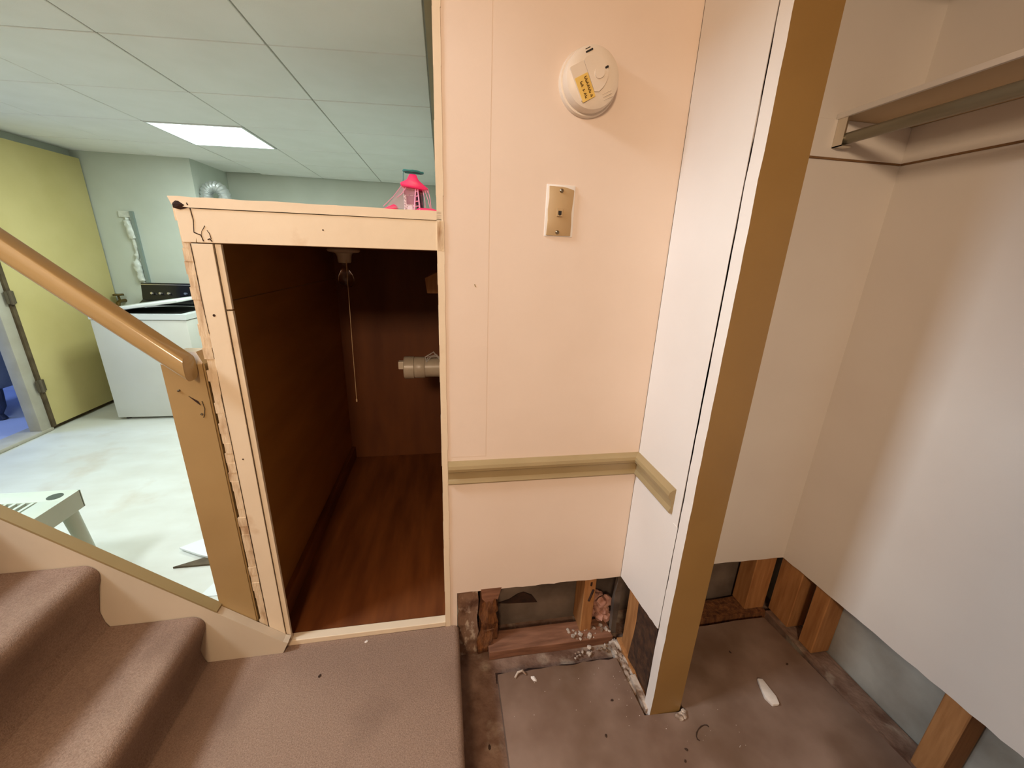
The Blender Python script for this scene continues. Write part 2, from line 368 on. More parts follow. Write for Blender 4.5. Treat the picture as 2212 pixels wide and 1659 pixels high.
# broken tile edge at the jamb foot
bm = new()
for i in range(12):
    bmesh.ops.create_icosphere(bm, subdivisions=1, radius=random.uniform(0.004, 0.01), matrix=Matrix.Translation((0.775+random.uniform(-.02, .014), -0.335+random.uniform(-.012, .01), 0.004)))
jitter(bm, .004, 70); o = obj('foot_rubble', bm, MT['plaster'], wm); o['kind'] = 'stuff'

# ---- closet walls
wb = thing('wall_back', 'closet back wall of cream drywall, cut off above the floor', 'wall', (1.08, 0.0, 0.0)); struct(wb)
bm = new(); prism(bm, ragged((0.760,0.30),(1.400,0.289),16,0.002,31) + [(1.400,2.40),(0.760,2.40)], 'y', 0.0, 0.013); obj('drywall_sheet', bm, MT['wall_closet'], wb)
stud(wb, 1.300, 1.398, 0.02, 0.10, -0.002, 2.3)
bm = new(); box(bm, 0.80, 1.40, 0.0, 0.095, ZB, -0.004); bmesh.ops.subdivide_edges(bm, edges=bm.edges[:], cuts=5, use_grid_fill=True); jitter(bm, .008, 18); obj('sole_plate', bm, MT['rot'], wb)
wr = thing('wall_right', 'closet right wall of cream drywall, cut off above the floor', 'wall', (1.40, -0.9, 0.0)); struct(wr)
bm = new(); prism(bm, ragged((0.013,0.289),(-0.75,0.320),24,0.0022,41) + [(-3.2,0.35),(-3.2,2.40),(0.013,2.40)], 'x', 1.400, 1.413); obj('drywall_sheet', bm, MT['wall_closet'], wr)
for (y0, y1) in ((-0.088,0.015),(-0.205,-0.145),(-0.622,-0.560),(-1.03,-0.97)):
    stud(wr, 1.416, 1.50, y0, y1, -0.002, 2.3)
bm = new(); box(bm, 1.392, 1.492, -3.0, 0.0, ZB, -0.002); bmesh.ops.subdivide_edges(bm, edges=bm.edges[:], cuts=7, use_grid_fill=True); jitter(bm, .006, 16); obj('sole_plate', bm, MT['base_slab'], wr)
# cleats round the closet under the shelf
bm = new(); box(bm, 0.772, 1.400, -0.006, 0.004, 1.774, 1.871, bev=0.0012); struct(obj('trim_1', bm, MT['wall_closet']), 'painted shelf cleat across the closet back wall', 'cleat')
bm = new(); box(bm, 1.394, 1.404, -2.2, -0.006, 1.774, 1.871, bev=0.0012); struct(obj('trim_2', bm, MT['wall_closet']), 'painted shelf cleat along the closet right wall', 'cleat')
bm = new(); box(bm, 0.772, 1.395, -0.0045, 0.002, 1.769, 1.7745); obj('shadow_gap', bm, MT['groove'], bpy.data.objects['trim_1'])  # brown strip painted in as the shadow line under the cleat
bm = new(); box(bm, 1.3955, 1.402, -2.2, -0.0045, 1.769, 1.7745); obj('shadow_gap', bm, MT['groove'], bpy.data.objects['trim_2'])  # same painted shadow line along the right wall

# ---- hall enclosure
def SB(name, m, label, *a):
    bm = new(); box(bm, *a); o = obj(name, bm, m); struct(o, label, 'wall' if 'wall' in name else name.split('_')[0]); return o
SB('wall_rear', MT['wall'], 'hall wall behind the viewer', -3.3, 1.75, -3.4, -3.2, ZB, 3.5)
SB('wall_closet_header', MT['wall_closet'], 'header wall above the closet front', 0.774, 1.399, -0.320, -0.282, 2.19, 2.36)
SB('wall_near_blocker', MT['wall'], 'added unseen wall stub that shades the closet right wall from the lamp', 0.50, 1.75, -1.48, -1.40, ZB, 2.36)  # added out of view to cut the lamp off the closet wall
SB('wall_stair', MT['wall'], 'wall along the far side of the stairs', -3.3, -0.8, -1.75, -1.65, 0, 3.5)
SB('wall_upper', MT['wall'], 'wall at the top of the stairwell', -3.4, -3.28, -1.75, 0.0, 0, 3.5)
SB('wall_header', MT['wall'], 'header wall above the laundry opening', -3.3, 0.0, 0.0, 0.10, 2.26, 3.5)
SB('ceiling_stair', MT['wall'], 'ceiling over the stairwell', -3.4, -0.70, -3.3, 0.1, 3.5, 3.6)
SB('ceiling_hall', MT['wall'], 'hall and closet ceiling', -0.70, 1.75, -3.3, 0.30, 2.36, 3.6)

# ---- laundry room shell
SB('wall_laundry', MT['laundry_wall'], 'laundry side wall running back behind the cupboard', 0.010, 0.078, 0.014, 4.0, 0.0, 2.5)
SB('wall_laundry_back', MT['laundry_wall'], 'far white laundry wall behind the foil duct', -2.26, 0.078, 4.0, 4.1, 0.0, 2.5)
SB('wall_laundry_chase', MT['laundry_wall'], 'white laundry wall stepping forward behind the washer', -3.28, -2.262, 3.34, 4.1, 0.0, 2.5)
bm = new()
box(bm, -3.28, -3.20, 2.38, 3.34, 0, 2.5); box(bm, -3.28, -3.20, 1.30, 2.38, 2.12, 2.5); box(bm, -3.28, -3.20, 0.0, 1.30, 0, 2.5)
struct(obj('wall_left', bm, MT['laundry_wall']), 'left laundry wall with the doorway', 'wall')
SB('wall_blue_room', mat('blue_room_wall', (200,206,220), .7), 'wall of the blue-lit room', -5.3, -5.1, 0.6, 4.1, 0, 2.5)
SB('wall_blue_end', bpy.data.materials['blue_room_wall'], 'end wall of the blue-lit room', -5.2, -3.28, 3.45, 3.55, 0, 2.5)
SB('wall_blue_near', bpy.data.materials['blue_room_wall'], 'near wall of the blue-lit room', -5.2, -3.28, 0.6, 0.7, 0, 2.5)
SB('ceiling_blue', bpy.data.materials['blue_room_wall'], 'ceiling of the blue-lit room', -5.3, -3.28, 0.6, 4.1, 2.5, 2.6)

# ---- suspended ceiling
ce = thing('ceiling', 'suspended laundry ceiling of square tiles in a grid', 'ceiling', (-1.6, 2.0, 2.22)); struct(ce)
XL = [-3.2, -2.525, -1.905, -1.285, -0.665, -0.045]
def yk(x, k): return min(max(0.870 + 0.588*k - 0.10*(x + 0.665), 0.02), 3.99)
bm = new(); box(bm, -3.2, 0.004, 0.02, 3.99, 2.243, 2.26); obj('backing', bm, MT['grid'], ce)
g = 0.0035
LIGHTS = {(2, 2), (1, -1)}  # the seen panel, and the unseen one added for brightness
for i in range(5):
    for k in range(-2, 7):
        xa, xb = XL[i]+g, XL[i+1]-g
        q = [(xa, yk(xa,k)+g), (xb, yk(xb,k)+g), (xb, yk(xb,k+1)-g), (xa, yk(xa,k+1)-g)]
        if q[3][1]-q[0][1] < 0.03 or q[2][1]-q[1][1] < 0.03: continue
        if (i, k) in LIGHTS: continue
        bm = new(); prism(bm, q, 'z', 2.2205+random.uniform(-.0008,.0008), 2.238, bev=0.0025, seg=1); obj('ceiling_tile', bm, MT['tile'], ce)
for i in range(1, 6):
    bm = new(); box(bm, XL[i]-0.0028, XL[i]+0.0028, 0.02, 3.99, 2.224, 2.243); obj('grid_runner', bm, MT['grid'], ce)
bm = new(); box(bm, -0.042, 0.004, 0.02, 3.99, 2.214, 2.243); box(bm, -0.016, 0.004, 0.02, 3.99, 2.19, 2.243); obj('edge_moulding', bm, MT['rail_tan'], ce)
for n_, (i, k) in enumerate(sorted(LIGHTS, reverse=True)):
    xa, xb = XL[i]+g, XL[i+1]-g
    q = [(xa, yk(xa,k)+g), (xb, yk(xb,k)+g), (xb, yk(xb,k+1)-g), (xa, yk(xa,k+1)-g)]
    cx = sum(p[0] for p in q)/4; cy = sum(p[1] for p in q)/4
    t = thing('ceiling_light', 'bright square fluorescent panel set in the laundry ceiling' if n_ == 0 else 'added unseen fluorescent panel that brightens the laundry floor', 'light', (cx, cy, 2.22))
    sh = lambda f: [(cx+(p[0]-cx)*f, cy+(p[1]-cy)*f) for p in q]
    bm = new(); o_ = sh(1.0); i_ = sh(0.955)
    for j in range(4):
        prism(bm, [o_[j], o_[(j+1)%4], i_[(j+1)%4], i_[j]], 'z', 2.216, 2.238)
    obj('frame', bm, MT['enamel'], t)
    bm = new(); prism(bm, sh(0.955), 'z', 2.2195, 2.236); obj('diffuser', bm, MT['diffuser'], t)

# ================================================================== STAIRS
bm = new()
prof = [(-0.84, 0.0), (0.026, 0.0), (0.036, 0.05), (0.036, 0.112)] + [(0.036-0.022+0.022*math.cos(a), 0.113+0.022*math.sin(a)) for a in [PI/2*j/6 for j in range(7)]] + [(-0.84, 0.135)]
prism(bm, prof, 'y', -3.2, -0.002)
tag(obj('carpeted_landing', bm, MT['carpet'], smooth=True, angle=50), 'low taupe carpeted landing in front of the cupboard', 'landing')
st = thing('carpeted_staircase', 'carpeted stairs climbing to the left with a painted skirt board', 'stairs', (-0.80, -0.8, 0.135))
NX = [-0.775, -1.012] + [-1.012-0.24*i for i in range(1, 9)]; TZ = [0.335 + 0.229*i for i in range(10)]
zb = 0.135
for i in range(10):
    nx, tz = NX[i], TZ[i]; nb = NX[i+1] if i < 9 else nx-0.24
    r = 0.035; rz = nx - 0.034
    p = [(rz+0.012, zb), (rz+0.004, zb+0.02), (rz, zb+0.06), (nx-0.012, tz-0.075), (nx-0.003, tz-0.055)]
    p += [(nx-r+r*math.cos(a), tz-r+r*math.sin(a)) for a in [PI/2*j/7 for j in range(0, 8)]]
    p += [(nx-0.09, tz-0.002), (nb-0.075, tz-0.004), (nb-0.075, zb)]
    bm = new(); prism(bm, p, 'y', -1.64, -0.032); obj('carpet_step', bm, MT['carpet'], st, smooth=True, angle=50)
    zb = tz-0.004
sl = 0.868; tip = (-0.545, 0.178)
bm = new()
prism(bm, [tip, (-0.566, 0.1355), (-0.845, 0.1355), (-0.845, 0.0), (-3.1, 0.0), (-3.1, tip[1]+sl*(-0.545+3.1)-0.012), (-0.56, 0.185)], 'y', -0.030, -0.001)
obj('stringer', bm, MT['stringer'], st)
bm = new()   # tan cap on top edge
prism(bm, [(-0.735, tip[1]+sl*0.190-0.004), (-3.1, tip[1]+sl*2.555-0.012), (-3.1, tip[1]+sl*2.555), (-0.735, tip[1]+sl*0.190+0.002)], 'y', -0.0305, 0.004)
obj('stringer_cap', bm, MT['cap'], st)

# newel post
bm = new(); box(bm, -0.745, -0.640, 0.001, 0.105, 0.0, 1.185, bev=0.0)
bm.verts.ensure_lookup_table()
es = [e for e in bm.edges if e.verts[0].co.z > 1 and e.verts[1].co.z > 1]
bmesh.ops.bevel(bm, geom=es, offset=0.028, segments=1, affect='EDGES')
es = [e for e in bm.edges if abs(e.verts[0].co.z-e.verts[1].co.z) > 0.5]
bmesh.ops.bevel(bm, geom=es, offset=0.004, segments=2, affect='EDGES')
nw = tag(obj('newel_post', bm, MT['newel'], smooth=True), 'square tan painted newel post at the foot of the stairs', 'post')
bm = new(); prism(bm, [(-0.693,1.068),(-0.672,1.052),(-0.668,1.040),(-0.676,1.048)], 'y', -0.0008, 0.003)
obj('gouge', bm, MT['crack'], nw)
bm = new(); tube(bm, [(-0.663,0.0005,1.052),(-0.660,0.0005,1.03),(-0.664,0.0005,1.01),(-0.668,0.0005,1.003)], 0.0012, 6); obj('drip', bm, MT['brown_strip'], nw)
bm = new(); tube(bm, [(-0.672,0.0,1.015),(-0.668,0.0,1.012)], 0.003, 6); obj('nail_hole', bm, MT['brown_strip'], nw)
bm = new(); tube(bm, [(-0.716,0.0,1.083),(-0.710,0.0,1.085)], 0.003, 6); obj('nail_hole', bm, MT['brown_strip'], nw)
# handrail
bm = new(); d = Vector((-1, 0, 0.905)).normalized(); nrm = Vector((0.905, 0, 1)).normalized()
P0 = Vector((-0.655, -0.031, 1.156)); sec = []
for a in range(24):
    t = 2*PI*a/24; ct, stt = math.cos(t), math.sin(t)
    e = 0.62
    sec.append((math.copysign(abs(ct)**e, ct)*0.028, math.copysign(abs(stt)**e, stt)*0.025))
ra = []; rb = []
for (yy, nn) in sec:
    base = P0 + Vector((0, yy, 0)) + nrm*nn
    k = (-0.655 - base.x)/d.x
    ra.append(bm.verts.new(base + d*k)); rb.append(bm.verts.new(base + d*3.0))
fs = [bm.faces.new(ra), bm.faces.new(list(reversed(rb)))]
for i in range(24): fs.append(bm.faces.new((ra[i], rb[i], rb[(i+1)%24], ra[(i+1)%24])))
bmesh.ops.recalc_face_normals(bm, faces=fs)
tag(obj('handrail', bm, mat('handrail_gloss_paint', (176,146,98), 0.16, (169,139,92), 5.0, spec=0.6), smooth=True, angle=50), 'thick tan painted handrail sloping up to the left', 'handrail')

# ================================================================== CUPBOARD
cb = thing('storage_cupboard', 'low open cupboard with chipped cream frame and dark plywood inside', 'cupboard', (-0.31, 0.3, 0.135))
bm = new(); prism(bm, [(-0.608,0.10),(-0.562,0.10),(-0.563,1.466),(-0.611,1.466)], 'y', 0.0, 0.02, bev=0.0012); obj('left_jamb', bm, MT['cream'], cb)
bm = new(); box(bm, -0.5605, -0.546, 0.003, 0.014, 0.135, 1.300, bev=0.001); obj('inner_stop', bm, MT['cream'], cb)
bm = new(); box(bm, -0.5605, -0.5465, 0.004, 0.014, 1.304, 1.466, bev=0.001); obj('inner_stop', bm, MT['cream'], cb)
bm = new()
for i in range(46):
    z0 = 0.10 + i*0.0315
    box(bm, -0.634+random.uniform(-.003,.003), -0.6115+random.uniform(-.0012,.001), 0.002+random.uniform(-.001,.001), 0.03, z0, z0+0.0315)
obj('side_edge', bm, MT['chip'], cb)
bm = new(); prism(bm, [(-0.596,1.468),(-0.002,1.4705),(-0.002,1.546),(-0.597,1.546)], 'y', -0.001, 0.02, bev=0.0015); obj('header', bm, MT['cream'], cb)
bm = new(); prism(bm, [(-0.628,1.468),(-0.5985,1.468),(-0.594,1.49),(-0.597,1.52),(-0.599,1.546),(-0.632,1.552)], 'y', 0.0, 0.02, bev=0.001); obj('corner_block', bm, MT['cream'], cb)
pts = [(-0.634,1.552)] + [(-0.60,1.5475),(-0.3,1.5475),(-0.0005,1.547)] + list(reversed(ragged((-0.640,1.571),(-0.0005,1.5690),24,0.0012,55)))
bm = new(); prism(bm, pts, 'y', -0.003, 0.75, bev=0.0); obj('top_ledge', bm, MT['cream'], cb)
bm = new(); bmesh.ops.create_icosphere(bm, subdivisions=2, radius=0.011, matrix=Matrix.Translation((-0.616,-0.001,1.553)) @ Matrix.Scale(0.35,4,(0,1,0)) @ Matrix.Scale(1.6,4,(1,0,0))); jitter(bm, .005, 70); obj('broken_corner', bm, MT['crack'], cb)
def crackline(pts, w, y=-0.0016):
    bm = new()
    tube(bm, [(p[0], y, p[1]) for p in pts], [w*random.uniform(.6, 1.3) for _ in pts], 6); return bm
for pts, w in (([(-0.607,1.552),(-0.597,1.551),(-0.5955,1.540),(-0.5945,1.52),(-0.5975,1.50),(-0.5985,1.492)], .0011),
               ([(-0.5985,1.492),(-0.592,1.489),(-0.584,1.486),(-0.5825,1.478),(-0.581,1.472)], .0012),
               ([(-0.584,1.484),(-0.581,1.495),(-0.575,1.503),(-0.572,1.508)], .0006),
               ([(-0.569,1.498),(-0.5645,1.490),(-0.563,1.478)], .0009), ([(-0.571,1.476),(-0.566,1.478),(-0.562,1.472)], .0018),
               ([(-0.596,1.5475),(-0.45,1.547),(-0.3,1.5475),(-0.16,1.548)], .0007), ([(-0.10,1.5468),(-0.03,1.5466)], .0006),
               ([(-0.6125,1.466),(-0.6118,1.43),(-0.6125,1.33),(-0.6105,1.24)], .0008), ([(-0.6125,1.07),(-0.6105,0.95),(-0.6105,0.5),(-0.610,0.2)], .0007),
               ([(-0.562,1.46),(-0.5612,1.30),(-0.5615,0.8),(-0.561,0.2)], .0006)):
    obj('crack', crackline(pts, w, -0.0014 if pts[0][1] > 1.467 else -0.0002), MT['crack'], cb)
for (x, z, r) in ((-0.5905,1.289,.0035),(-0.5885,0.868,.0022),(-0.30,1.510,.002)):
    bm = new(); lathe(bm, [(0, -0.0004), (r, -0.0004), (r, 0.002)], (x, -0.0003 if z < 1.467 else -0.0013, z), (0,1,0), 8); obj('nail_hole', bm, MT['crack'], cb)
bm = new(); prism(bm, [(-0.562,0.134),(-0.012,0.137),(-0.012,0.158),(-0.560,0.156)], 'y', -0.004, 0.028, bev=0.002); obj('sill', bm, MT['cream'], cb)
# interior
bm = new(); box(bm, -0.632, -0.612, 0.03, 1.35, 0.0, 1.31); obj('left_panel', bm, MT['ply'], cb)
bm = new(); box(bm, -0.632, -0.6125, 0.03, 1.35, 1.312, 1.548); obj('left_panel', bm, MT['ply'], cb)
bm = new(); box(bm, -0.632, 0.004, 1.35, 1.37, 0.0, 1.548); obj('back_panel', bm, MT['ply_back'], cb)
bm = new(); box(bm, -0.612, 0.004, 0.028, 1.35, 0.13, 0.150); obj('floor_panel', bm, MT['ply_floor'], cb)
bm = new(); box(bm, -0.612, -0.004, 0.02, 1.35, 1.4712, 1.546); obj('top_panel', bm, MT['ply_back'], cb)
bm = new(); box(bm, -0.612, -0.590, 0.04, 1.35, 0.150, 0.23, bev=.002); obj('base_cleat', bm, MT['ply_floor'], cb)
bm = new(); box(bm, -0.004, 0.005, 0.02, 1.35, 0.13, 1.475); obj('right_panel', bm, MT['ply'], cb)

# pull-string lamp
lx, ly = -0.432, 0.80
t = thing('pull_string_lamp', 'bare bulb in a porcelain holder with a long pull string inside the cupboard', 'lamp', (lx, ly, 1.4705))
bm = new(); lathe(bm, [(0.0,0),(0.068,0),(0.070,-0.006),(0.064,-0.013),(0.036,-0.018),(0.031,-0.03),(0.028,-0.056),(0.024,-0.060),(0.0,-0.060)], (lx,ly,1.4705)); obj('lamp_holder', bm, MT['porcelain'], t, smooth=True)
bm = new(); lathe(bm, [(0.013,-0.058),(0.014,-0.075),(0.020,-0.093),(0.030,-0.112),(0.034,-0.132),(0.031,-0.150),(0.020,-0.165),(0.0,-0.170)], (lx,ly,1.4705)); obj('bulb', bm, MT['glass'], t, smooth=True)
bm = new(); tube(bm, [(lx+.014,ly-.030,1.425),(lx+.013,ly-.034,1.36),(lx+.012,ly-.036,1.25),(lx+.008,ly-.037,1.0),(lx+.006,ly-.038,0.775)], 0.0014, 6); obj('pull_string', bm, MT['string'], t)
bm = new(); lathe(bm, [(0,0.0),(0.0035,0.004),(0.004,0.014),(0.0015,0.020)], (lx+.006,ly-.038,0.757), n=10); obj('string_bell', bm, MT['string'], t, smooth=True)

# pipe with cleanout plug, poking in from the right
py, pz = 0.60, 0.976
t = thing('drain_pipe', 'grey plastic pipe end with a plug, poking in at the cupboard right side', 'pipe', (-0.1, py, pz))
bm = new(); lathe(bm, [(0.043,0.0),(0.043,0.125),(0.0,0.125)], (0.0,py,pz), (-1,0,0), 24); obj('pipe', bm, MT['pvc'], t, smooth=True)
bm = new(); lathe(bm, [(0.046,0.085),(0.048,0.088),(0.048,0.128),(0.046,0.131),(0.050,0.133),(0.050,0.172),(0.047,0.176),(0.0,0.176)], (0.0,py,pz), (-1,0,0), 24); obj('coupling', bm, MT['pvc'], t, smooth=True)
bm = new(); box(bm, -0.200, -0.174, py-0.016, py+0.016, pz-0.004, pz+0.03, bev=.003); obj('plug_head', bm, MT['porcelain'], t)
bm = new()
for k in range(3):
    tube(bm, [(-0.005-0.0*k,py-.01-.02*k,pz+.03),(-0.02-.012*k,py-.02,pz+.052+.012*k),(-0.06-.012*k,py-.025,pz+.052),(-0.075,py-.03,pz+.036)], 0.004, 5)
jitter(bm, .006, 50); obj('plastic_film', bm, MT['film'], t)
# wooden block high on the right
bm = new(); prism(bm, [(-0.004,1.395),(-0.035,1.385),(-0.074,1.365),(-0.070,1.330),(-0.066,1.302),(-0.004,1.302)], 'y', 0.60, 0.72, bev=.002)
tag(obj('wood_block', bm, MT['stud']), 'rough wooden block high on the cupboard right side', 'block')

# ================================================================== FIXTURES ON THE WALL
# smoke detector
dc = (0.374, 0.0, 1.888)
t = thing('smoke_detector', 'round off-white smoke detector with yellow tape on the cream wall', 'smoke detector', dc)
R45 = math.radians(-62)
bm = new(); lathe(bm, [(0.0,0.0),(0.076,0.0),(0.0765,0.006),(0.074,0.013),(0.070,0.014)], dc, (0,-1,0), 48); obj('mounting_ring', bm, MT['plastic'], t, smooth=True)
bm = new(); lathe(bm, [(0.069,0.012),(0.070,0.016),(0.0695,0.034),(0.067,0.042),(0.060,0.0465),(0.045,0.049),(0.0,0.050)], dc, (0,-1,0), 48); obj('cover', bm, MT['plastic'], t, smooth=True)
def on_det(u, v, h=0.0505):  # u to the right, v up in the rotated face frame
    a = math.radians(28)
    return Vector((dc[0] + u*math.cos(a) - v*math.sin(a), -h, dc[2] + u*math.sin(a) + v*math.cos(a)))
def det_poly(pts, h0, h1):
    bm = new(); A = [bm.verts.new(on_det(*p, h0)) for p in pts]; Bv = [bm.verts.new(on_det(*p, h1)) for p in pts]; n = len(pts)
    fs = [bm.faces.new(A), bm.faces.new(Bv[::-1])] + [bm.faces.new((A[i], Bv[i], Bv[(i+1)%n], A[(i+1)%n])) for i in range(n)]
    bmesh.ops.recalc_face_normals(bm, faces=fs); return bm
def rrect(u0, u1, v0, v1, r):
    out = []
    for (cx, cy, a0) in ((u1-r, v1-r, 0), (u0+r, v1-r, 90), (u0+r, v0+r, 180), (u1-r, v0+r, 270)):
        for j in range(5):
            a = math.radians(a0 + 22.5*j); out.append((cx + r*math.cos(a), cy + r*math.sin(a)))
    return out
# central half-moon plate
half = [(-0.012, -0.030), (-0.012, 0.040)] + [(-0.012+0.050*math.sin(a), 0.005+0.040*math.cos(a)) for a in [PI*j/16 for j in range(1, 16)]]
obj('face_plate', det_poly(half, 0.047, 0.0530), MT['plastic'], t)
bm = det_poly(rrect(0.001, 0.026, -0.011, 0.011, 0.0105), 0.050, 0.0560); obj('test_button', bm, MT['plastic'], t)
obj('indicator_slot', det_poly(rrect(0.031, 0.040, 0.002, 0.0065, 0.001), 0.0500, 0.0536), MT['dark'], t)
obj('battery_door', det_poly(rrect(-0.050, -0.013, -0.036, 0.040, 0.003), 0.0455, 0.0510), MT['plastic'], t)
obj('tape_label', det_poly(rrect(-0.048, -0.013, -0.040, 0.014, 0.002), 0.049, 0.0516), MT['sticker'], t)
bm = new()
def scrib(p): tube(bm, [on_det(u, v, 0.0519) for u, v in p], 0.0011, 5)
for uo, s_ in ((-0.022, 1), (-0.036, 2)):   # two lines of small handwriting running down the tape
    rn = random.Random(s_); v = 0.008 if s_ == 1 else 0.002
    while v > -0.034:
        kk = rn.randint(0, 2); hgt = 0.006
        if kk == 0: scrib([(uo+hgt*.5, v), (uo-hgt*.4, v-.001), (uo-hgt*.5, v-.004), (uo+hgt*.1, v-.004)])
        elif kk == 1: scrib([(uo-hgt*.5, v), (uo+hgt*.5, v-.002), (uo-hgt*.5, v-.004)])
        else: scrib([(uo+hgt*.5, v-.002), (uo-hgt*.5, v-.002), (uo-hgt*.1, v-.005)])
        v -= 0.0062 if rn.random() < .8 else 0.0095
obj('handwriting', bm, MT['ink'], t)
bm = det_poly(rrect(0.000, 0.019, 0.051, 0.0545, 0.001), 0.044, 0.0492); obj('vent_slot', bm, MT['dark'], t)
bm = det_poly(rrect(0.002, 0.015, 0.0585, 0.0600, 0.0006), 0.040, 0.0472); obj('vent_slot', bm, MT['dark'], t)
for v0 in (-0.050, -0.0565, -0.044):
    bm = det_poly(rrect(0.006, 0.030, v0, v0+0.0014, 0.0006), 0.044, 0.0500 if v0 > -.055 else .0488); obj('vent_rib', bm, MT['plastic'], t)

# phone jack
t = thing('phone_jack', 'tan wall phone jack plate with paint along its edges', 'phone jack', (0.323, 0.0, 1.585))
x0, x1, z0, z1 = 0.286, 0.360, 1.522, 1.648
bm = new(); prism(bm, [(x0-.004,z0-.002),(x1+.004,z0-.002),(x1+.003,z1+.004),(x0-.003,z1+.004)], 'y', -0.003, 0.001, bev=.0012); obj('paint_border', bm, MT['wall_white'], t, smooth=True)
pts = ragged((x0+.001,z0+.001),(x1-.002,z0+.001),6,.0012,61)
bm = new(); prism(bm, [(x0+.001,z0),(x1-.003,z0),(x1-.0025,z0+.03),(x1-.004,z0+.06),(x1-.001,z0+.1),(x1-.0005,z1-.008),(x1-.02,z1-.003),(x0+.04,z1-.001),(x0+.003,z1-.0005),(x0+.0045,z1-.03),(x0+.002,z1-.06),(x0+.0035,z0+.04)], 'y', -0.0065, 0.0, bev=.0015); obj('plate', bm, MT['plate_tan'], t, smooth=True)
for z in (z1-0.011, z0+0.009):
    bm = new(); lathe(bm, [(0.0058,0.0),(0.0054,0.002),(0.0035,0.0038),(0.0,0.0043)], (0.3235 if z > 1.6 else 0.3185,-0.006,z), (0,-1,0), 16); obj('screw', bm, MT['screw'], t, smooth=True)
bm = new(); box(bm, 0.3135, 0.3285, -0.012, -0.005, 1.572, 1.593)
obj('jack_socket', bm, MT['plate_tan'], t)
bm = new(); prism(bm, [(0.3165,1.5765),(0.321,1.5735),(0.3255,1.5765),(0.3255,1.5860),(0.3165,1.5860)], 'y', -0.0123, -0.0115); obj('socket_opening', bm, MT['dark'], t)

# chair rail (two mitred lengths)
RZ = 0.742; RH = 0.084
rp = [(0.0,0.0),(0.010,0.002),(0.014,0.008),(0.011,0.016),(0.008,0.022),(0.009,0.040),(0.012,0.048),(0.020,0.054),(0.022,0.064),(0.019,0.074),(0.012,0.080),(0.0,0.084)]
def rail_seg(a, b, na, nb, m):   # plan points on the wall, offset directions at each end
    bm = new()
    A = [bm.verts.new((a[0]+na[0]*d, a[1]+na[1]*d, RZ+h)) for d, h in rp]; Bv = [bm.verts.new((b[0]+nb[0]*d, b[1]+nb[1]*d, RZ+h)) for d, h in rp]
    n = len(rp); fs = [bm.faces.new(A), bm.faces.new(Bv[::-1])] + [bm.faces.new((A[i], Bv[i], Bv[(i+1)%n], A[(i+1)%n])) for i in range(n)]
    bmesh.ops.recalc_face_normals(bm, faces=fs); return bm
struct(obj('trim_3', rail_seg((0.006,0.0),(0.667,0.0),(0,-1),(-1,-1),0), MT['rail_tan'], smooth=True, angle=25), 'olive tan chair rail across the cream wall', 'chair rail')
struct(obj('trim_4', rail_seg((0.667,0.0),(0.667,-0.238),(-1,-1),(-1,0),0), MT['rail_tan'], smooth=True, angle=25), 'short olive tan chair rail on the white return wall', 'chair rail')

# ================================================================== CLOSET SHELF
t = thing('closet_shelf', 'painted closet shelf with a pole under its front edge', 'shelf', (1.26, -0.9, 1.871))
bm = new(); box(bm, 1.136, 1.399, -2.2, -0.001, 1.871, 1.884, bev=.002); obj('shelf_board', bm, MT['shelf'], t, smooth=True)
bm = new(); box(bm, 1.130, 1.140, -2.2, -0.001, 1.870, 1.885, bev=.003); obj('lit_front_edge', bm, MT['wall_white'], t, smooth=True)  # edge whitened to stand in for light along the shelf front
bm = new(); box(bm, 1.136, 1.168, -0.030, -0.004, 1.798, 1.871, bev=.002); box(bm, 1.150, 1.172, -0.034, -0.020, 1.815, 1.86)
bm.free(); bm = new()
box(bm, 1.134, 1.1365, -0.036, -0.003, 1.797, 1.871); box(bm, 1.134, 1.170, -0.0065, -0.003, 1.797, 1.871); box(bm, 1.134, 1.170, -0.036, -0.003, 1.797, 1.800)
obj('pole_bracket', bm, MT['chrome'], t)
bm = new()
sec = [(1.153+0.016*math.cos(2*PI*k/16), 1.818+0.015*math.sin(2*PI*k/16)) for k in range(16)]
prism(bm, sec, 'y', -2.2, -0.007); obj('closet_pole', bm, MT['rod'], t, smooth=True, angle=60)

# ================================================================== TOY ON THE LEDGE
ty, tz = 0.10, 1.570
t = thing('toy_tower', 'hot pink plastic toy tower with a ladder and netting on the cupboard top', 'toy', (-0.085, ty, tz))
bm = new(); box(bm, -0.165, -0.118, ty-.03, ty+.03, tz, tz+0.006, bev=.002)
prism(bm, [(-0.165,tz+.004),(-0.122,tz+.004),(-0.122,tz+.016),(-0.130,tz+.019),(-0.150,tz+.010)], 'y', ty-.022, ty+.022, bev=.0015); obj('base_block', bm, MT['hotpink'], t, smooth=True)
bm = new(); prism(bm, [(-0.070,tz),(-0.004,tz),(-0.006,tz+.006),(-0.022,tz+.011),(-0.060,tz+.012),(-0.068,tz+.008)], 'y', ty-.035, ty+.03, bev=.0015); obj('base_block', bm, MT['hotpink'], t, smooth=True)
bm = new(); box(bm, -0.128, -0.064, ty-.02, ty+.02, tz, tz+0.005, bev=.0015); obj('base_strip', bm, MT['palepink'], t)
bm = new(); box(bm, -0.104, -0.052, ty+.004, ty+.034, tz+.004, tz+.066, bev=.002); obj('tower_card', bm, MT['lace'], t)
bm = new(); box(bm, -0.097, -0.060, ty+.002, ty+.006, tz+.024, tz+.046, bev=.001); obj('window_print', bm, MT['maroon'], t)
bm = new(); box(bm, -0.103, -0.050, ty+.0, ty+.030, tz+.048, tz+.060, bev=.001); obj('dark_band', bm, MT['maroon'], t)
bm = new(); box(bm, -0.092, -0.080, ty+.000, ty+.006, tz+.005, tz+.019, bev=.001); obj('white_panel', bm, MT['enamel'], t)
